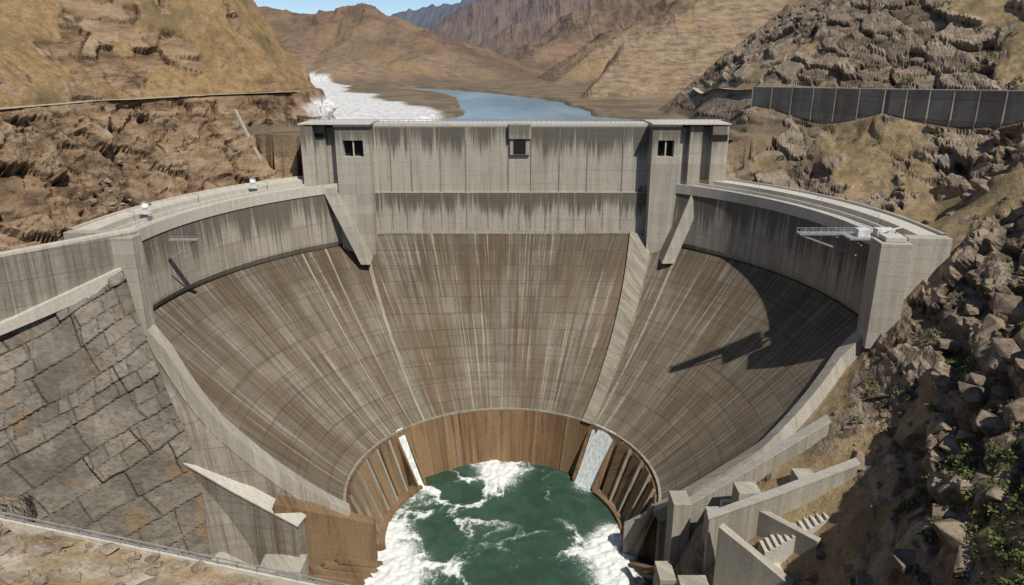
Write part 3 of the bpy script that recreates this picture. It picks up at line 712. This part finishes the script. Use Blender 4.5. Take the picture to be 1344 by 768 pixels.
# ------------------------------------------------------------------ bench retaining wall (right)
b=Batch();b2=Batch()
pts=[(204,192,-9),(189,218,-10),(170,241,-11),(142,281,-12),(109,331,-13)]
P=[]
for a,c in zip(pts[:-1],pts[1:]):
    for k_ in range(6):
        f_=k_/6;P.append(tuple(a[i]+(c[i]-a[i])*f_ for i in range(3)))
P.append(pts[-1])
P=[(p[0]-3.6,p[1]-3.0,p[2]+.6) for p in P]
b.wall(P,-1.4,[p[2]-13 for p in P])
for p in P: b.box(p[0]-.45,p[0]+.1,p[1]-.4,p[1]+.1,p[2]-12.8,p[2]-.1)
rw=empty('roadside_retaining_wall');b.make('wall',M['greyslab'],rw)
b2.wall([(p[0]-.2,p[1]-.2,p[2]+.35) for p in P],-1.7,[p[2]+.02 for p in P]);b2.make('coping',M['deck'],rw)
def road(name,line,w,lift=.5):
    L=[]
    for a,c in zip(line[:-1],line[1:]):
        n_=max(2,int(math.hypot(c[0]-a[0],c[1]-a[1])/3))
        for k_ in range(n_): L.append((a[0]+(c[0]-a[0])*k_/n_,a[1]+(c[1]-a[1])*k_/n_))
    L.append(line[-1]);L=np.array(L);d=np.gradient(L,axis=0);d/=np.linalg.norm(d,axis=1)[:,None];n_=np.stack([-d[:,1],d[:,0]],-1)
    us=np.linspace(-w/2,w/2,5);XX=L[:,0,None]+n_[:,0,None]*us;YY=L[:,1,None]+n_[:,1,None]*us
    zc=grid_lookup(OZ,L[:,0],L[:,1]);kk=np.ones(5)/5;zc=np.convolve(np.pad(zc,2,'edge'),kk,'valid')
    o=grid_mesh(name,XX,YY,np.repeat(zc[:,None]+lift,5,1));o.data.materials.append(M['asphalt']);return o
road('mountain_road',[(172,243),(144,283),(111,333),(104,382),(104,426)],4.5)
yy_=np.linspace(196,334,24);road('mountain_road',[(float(np.interp(y_,*BXY))-1.6,float(y_)) for y_ in yy_],4.2,.5)
b=Batch();xa=np.linspace(-114,-92,26);ya=np.linspace(306,298,26);za=grid_lookup(GZ,xa,ya)
for i in range(25): b.beam((xa[i],ya[i],za[i]+1.2),(xa[i+1],ya[i+1],za[i+1]+1.2),1.5,1.0)
b.make('rock_face_stairway',M['edge'])
# ------------------------------------------------------------------ crest furniture
g1=empty('maintenance_gantry');b=Batch()
b.box(84,103.5,206,209,-49.4,-48.9);b.box(96,103.5,200,206,-49.4,-48.9)
for yy in (206.2,208.8):
    b.beam((84,yy,-47.8),(103,yy,-47.8),.15,.15)
    for xx in np.arange(84.2,103,2.3): b.beam((xx,yy,-48.9),(xx,yy,-47.8),.14,.14)
for yy in (206.5,208.5): b.beam((85,yy,-49.6),(105.5,yy,-57),.45,.45);b.beam((94,yy,-49.6),(105.5,yy,-53.5),.35,.35)
b.make('platform',M['steel'],g1)
b=Batch();b.box(99,102.5,202,205,-48.9,-46.8);b.box(105,110,203,206,-48.9,-46.9);b.beam((104,200,-47.2),(114,207,-47.2),.4,.4);b.make('winch_housings',M['white'],g1,.08)
g2=empty('maintenance_gantry');b=Batch()
b.box(-107,-98,219,221,-54.3,-53.9);b.beam((-98.5,220,-54.2),(-107,220,-60),.35,.35);b.beam((-98.5,219.2,-52.9),(-107,219.2,-52.9),.12,.12)
for xx in (-98.5,-101,-103.5,-106): b.beam((xx,219.2,-53.9),(xx,219.2,-52.9),.12,.12)
b.make('platform',M['steel'],g2)
def dish(name,x,y,z):
    e=empty(name);b=Batch();b.box(x-1.6,x+1.6,y-1.2,y+1.2,z,z+1.4);b.beam((x,y,z+1.4),(x,y,z+2.2),.3,.3);b.make('base',M['white'],e,.08)
    bm=bmesh.new();bmesh.ops.create_uvsphere(bm,u_segments=20,v_segments=12,radius=1.2)
    bmesh.ops.delete(bm,geom=[v for v in bm.verts if v.co.z>.1],context='VERTS')
    me=bpy.data.meshes.new('reflector');bm.to_mesh(me);bm.free();o=bpy.data.objects.new('reflector',me);scene.collection.objects.link(o)
    o.location=(x,y,z+3.0);o.rotation_euler=(.9,.3,0);o.parent=e;me.materials.append(M['white'])
dish('satellite_dish',-99,276,-47.6);dish('satellite_dish',-117,228,-47.6)
def lamp(x,y,z,h=4.5):
    e=empty('street_lamp');b=Batch();b.beam((x,y,z),(x,y,z+h),.18,.18);b.beam((x,y,z+h),(x-1.2,y,z+h+.2),.12,.12);b.box(x-1.9,x-1.0,y-.2,y+.2,z+h+.1,z+h+.3);b.box(x-.3,x+.3,y-.3,y+.3,z,z+.4);b.make('pole_and_head',M['steel'],e)
for a in (8,22,36,140,155,170):
    k_=math.radians(a);r_=float(rtop(np.array(k_)))+8.8;lamp(CX+r_*math.cos(k_),CY+r_*math.sin(k_),-49.9,3.6)
gl=empty('guardrail');b=Batch();b2=Batch()
xs_=np.arange(-118,2,2.2);pp=[(float(x_),float(np.interp(x_,LEDGE_X,LEDGE_Y))-1.0,float(np.interp(x_,LEDGE_X,LEDGE_Z))) for x_ in xs_]
for p,q in zip(pp[:-1],pp[1:]):
    b.beam((p[0],p[1],p[2]-.5),(p[0],p[1],p[2]+1.15),.12,.12)
    b.beam((p[0],p[1],p[2]+1.15),(q[0],q[1],q[2]+1.15),.12,.14);b.beam((p[0],p[1],p[2]+.65),(q[0],q[1],q[2]+.65),.07,.07)
    b2.hexa([(p[0],p[1]-.25,p[2]-1.5),(q[0],q[1]-.25,q[2]-1.5),(q[0],q[1]+.25,q[2]-1.5),(p[0],p[1]+.25,p[2]-1.5)],[(p[0],p[1]-.25,p[2]+.35),(q[0],q[1]-.25,q[2]+.35),(q[0],q[1]+.25,q[2]+.35),(p[0],p[1]+.25,p[2]+.35)])
b.make('rails',M['steel'],gl);b2.make('kerb',M['deck'],gl)
# ------------------------------------------------------------------ boulders and shrubs
def rock_variants(n=12):
    out=[]
    for i in range(n):
        bm=bmesh.new();r=random.Random(i)
        for _ in range(13):
            v=Vector((r.uniform(-1,1),r.uniform(-1,1),r.uniform(-1,1)));mx=max(abs(v.x),abs(v.y),abs(v.z));v=v/mx*r.uniform(.8,1)
            bm.verts.new((v.x*.95,v.y*.7,v.z*.5))
        res=bmesh.ops.convex_hull(bm,input=bm.verts)
        bmesh.ops.delete(bm,geom=[g_ for g_ in res['geom_interior'] if isinstance(g_,bmesh.types.BMVert)],context='VERTS')
        bmesh.ops.bevel(bm,geom=bm.edges[:],offset=.03,segments=1,affect='EDGES')
        bm.verts.index_update();out.append((np.array([v.co[:] for v in bm.verts]),[tuple(v.index for v in f.verts) for f in bm.faces]));bm.free()
    return out
RV=rock_variants()
def scatter_rocks(name,pts,mat,sink=.25):
    vs=[];fs=[];n=0
    for (x_,y_,s_) in pts:
        V_,F_=random.choice(RV);z_=float(grid_lookup(OZ,np.array([x_]),np.array([y_]))[0])
        a=random.random()*6.28;c,s=math.cos(a),math.sin(a);tl_=random.uniform(-.5,.5)
        W=V_*s_*np.array([random.uniform(.8,1.3),random.uniform(.8,1.2),random.uniform(.7,1.3)])
        W=np.stack([W[:,0]*c-W[:,1]*s,W[:,0]*s+W[:,1]*c,W[:,2]+W[:,0]*tl_],-1)+np.array([x_,y_,z_+s_*(.5-sink)-.2*s_])
        vs.append(W);fs+=[tuple(i+n for i in f) for f in F_];n+=len(W)
    me=bpy.data.meshes.new(name);me.from_pydata(np.concatenate(vs).tolist(),[],fs);me.update();me.materials.append(mat)
    o=bpy.data.objects.new(name,me);scene.collection.objects.link(o);return o
def rockmat(name,a,b_,c_):
    t=NT(name);o=t.coord();n=t.noise(o,.5,4,.65);n2=t.noise(o,3,3,.7)
    col=t.ramp(n,[(.3,a),(.5,b_),(.72,c_)]);col=t.mix(t.mapr(n2,.4,.7,0,.4),col,tuple(v*.5 for v in a))
    t.l(col,t.b.inputs['Base Color']);t.b.inputs['Roughness'].default_value=.95;t.l(t.bump(t.math('ADD',n,t.math('MULTIPLY',n2,.5)),.7,.4),t.b.inputs['Normal']);return t.m
M['rockd']=rockmat('brown_rock',(.16,.12,.085),(.275,.213,.152),(.37,.30,.222))
M['rockw']=rockmat('ochre_rock',(.18,.14,.10),(.32,.26,.195),(.45,.38,.30))
pts=[]
while len(pts)<400:
    x_=random.uniform(62,150);y_=random.uniform(85,235)
    if x_/y_>.95: continue
    d=math.hypot(x_-CX,y_-CY)
    if (d<126 and y_>184) or (y_>150 and x_<89): continue
    big_=random.random()**4
    gx0=np.interp(y_,[140,165,185,205,230,260],[92,100,112,128,141,130])
    if x_<gx0 and random.random()<.5: big_*=.25
    pts.append((x_,y_,.35+big_*4.4*(1.25 if y_<170 else .8)))
scatter_rocks('boulders_hillside',pts,M['rockd'],.4)
pts=[(random.uniform(-75,0),0,0) for _ in range(620)]
pts=[(p[0],float(np.interp(p[0],LEDGE_X,LEDGE_Y))-1.8-random.random()**1.3*12,.18+random.random()**3*1.2) for p in pts]
scatter_rocks('rubble_ledge',pts,M['rockw'])
pts=[]
while len(pts)<90:
    y_=random.uniform(215,300);x_=random.uniform(-134,-123);pts.append((x_,y_,.4+random.random()**3*1.4))
scatter_rocks('boulders_cliff_foot',pts,M['rockw'])
vs=[];fs=[];k0=0
cnt=0
while cnt<640:
    rr_=random.random()
    if rr_<.42: x_=random.uniform(72,106);y_=random.uniform(88,140)
    elif rr_<.82: x_=random.uniform(85,140);y_=random.uniform(120,205)
    else: x_=random.uniform(100,190);y_=random.uniform(200,330)
    if (math.hypot(x_-CX,y_-CY)<130 and y_>182) or x_/y_>.95 or (y_>150 and x_<89): continue
    if vn(np.array([x_/9.]),np.array([y_/9.]),np.array([0.]),5)[0]<.42: continue
    cnt+=1
    z_=float(grid_lookup(OZ,np.array([x_]),np.array([y_]))[0]);s_=.5+random.random()**2*(1.9 if y_<220 else 2.2)
    for q in range(60):
        v=Vector((random.gauss(0,1),random.gauss(0,1),abs(random.gauss(0,.8)))).normalized()*random.uniform(.35,1)*s_
        c=Vector((x_,y_,z_+.35))+Vector((v.x,v.y,v.z*.8))
        a=Vector((random.gauss(0,1),random.gauss(0,1),random.gauss(0,1))).normalized();b_=a.orthogonal().normalized();w_=s_*random.uniform(.12,.24)
        vs+=[c-a*w_,c+b_*w_*.6,c+a*w_,c-b_*w_*.6];fs.append((k0,k0+1,k0+2,k0+3));k0+=4
t=NT('shrub_leaves');n=t.noise(t.coord(),.35,3,.6);n_=t.noise(t.coord(),4,2,.6)
c=t.ramp(n,[(.35,(.08,.10,.03)),(.5,(.125,.145,.045)),(.65,(.18,.165,.065))]);t.l(t.mix(t.mapr(n_,.3,.7,0,.4),c,(.05,.06,.02)),t.b.inputs['Base Color']);t.b.inputs['Roughness'].default_value=.8
me=bpy.data.meshes.new('shrubs');me.from_pydata([tuple(v) for v in vs],[],fs);me.materials.append(t.m);so=bpy.data.objects.new('shrubs',me);scene.collection.objects.link(so)
# ------------------------------------------------------------------ light, sky, camera
el,az=math.radians(53),math.radians(146)
dirv=Vector((math.cos(el)*math.sin(az),math.cos(el)*math.cos(az),math.sin(el)))
sl=bpy.data.lights.new('sun','SUN');sl.energy=4.1;sl.angle=math.radians(.6);sl.color=(1,.945,.85)
so=bpy.data.objects.new('sun',sl);scene.collection.objects.link(so);so.rotation_euler=dirv.to_track_quat('Z','Y').to_euler()
w=bpy.data.worlds.new('World');scene.world=w;w.use_nodes=True;nt_=w.node_tree
sk=nt_.nodes.new('ShaderNodeTexSky');sk.sky_type='NISHITA';sk.sun_disc=False;sk.sun_elevation=el;sk.sun_rotation=az;sk.altitude=3000;sk.air_density=1.0;sk.dust_density=.3;sk.ozone_density=2.5
bg=nt_.nodes['Background'];nt_.links.new(sk.outputs[0],bg.inputs[0]);bg.inputs[1].default_value=.105
cam=bpy.data.cameras.new('camera');cam.sensor_width=36;cam.lens=950/1344*36;cam.clip_end=30000;cam.clip_start=.5
co=bpy.data.objects.new('camera',cam);scene.collection.objects.link(co);co.location=(0,0,0);co.rotation_euler=(math.radians(72),0,0);scene.camera=co
scene.view_settings.view_transform='Standard';scene.view_settings.look='None';scene.view_settings.exposure=0
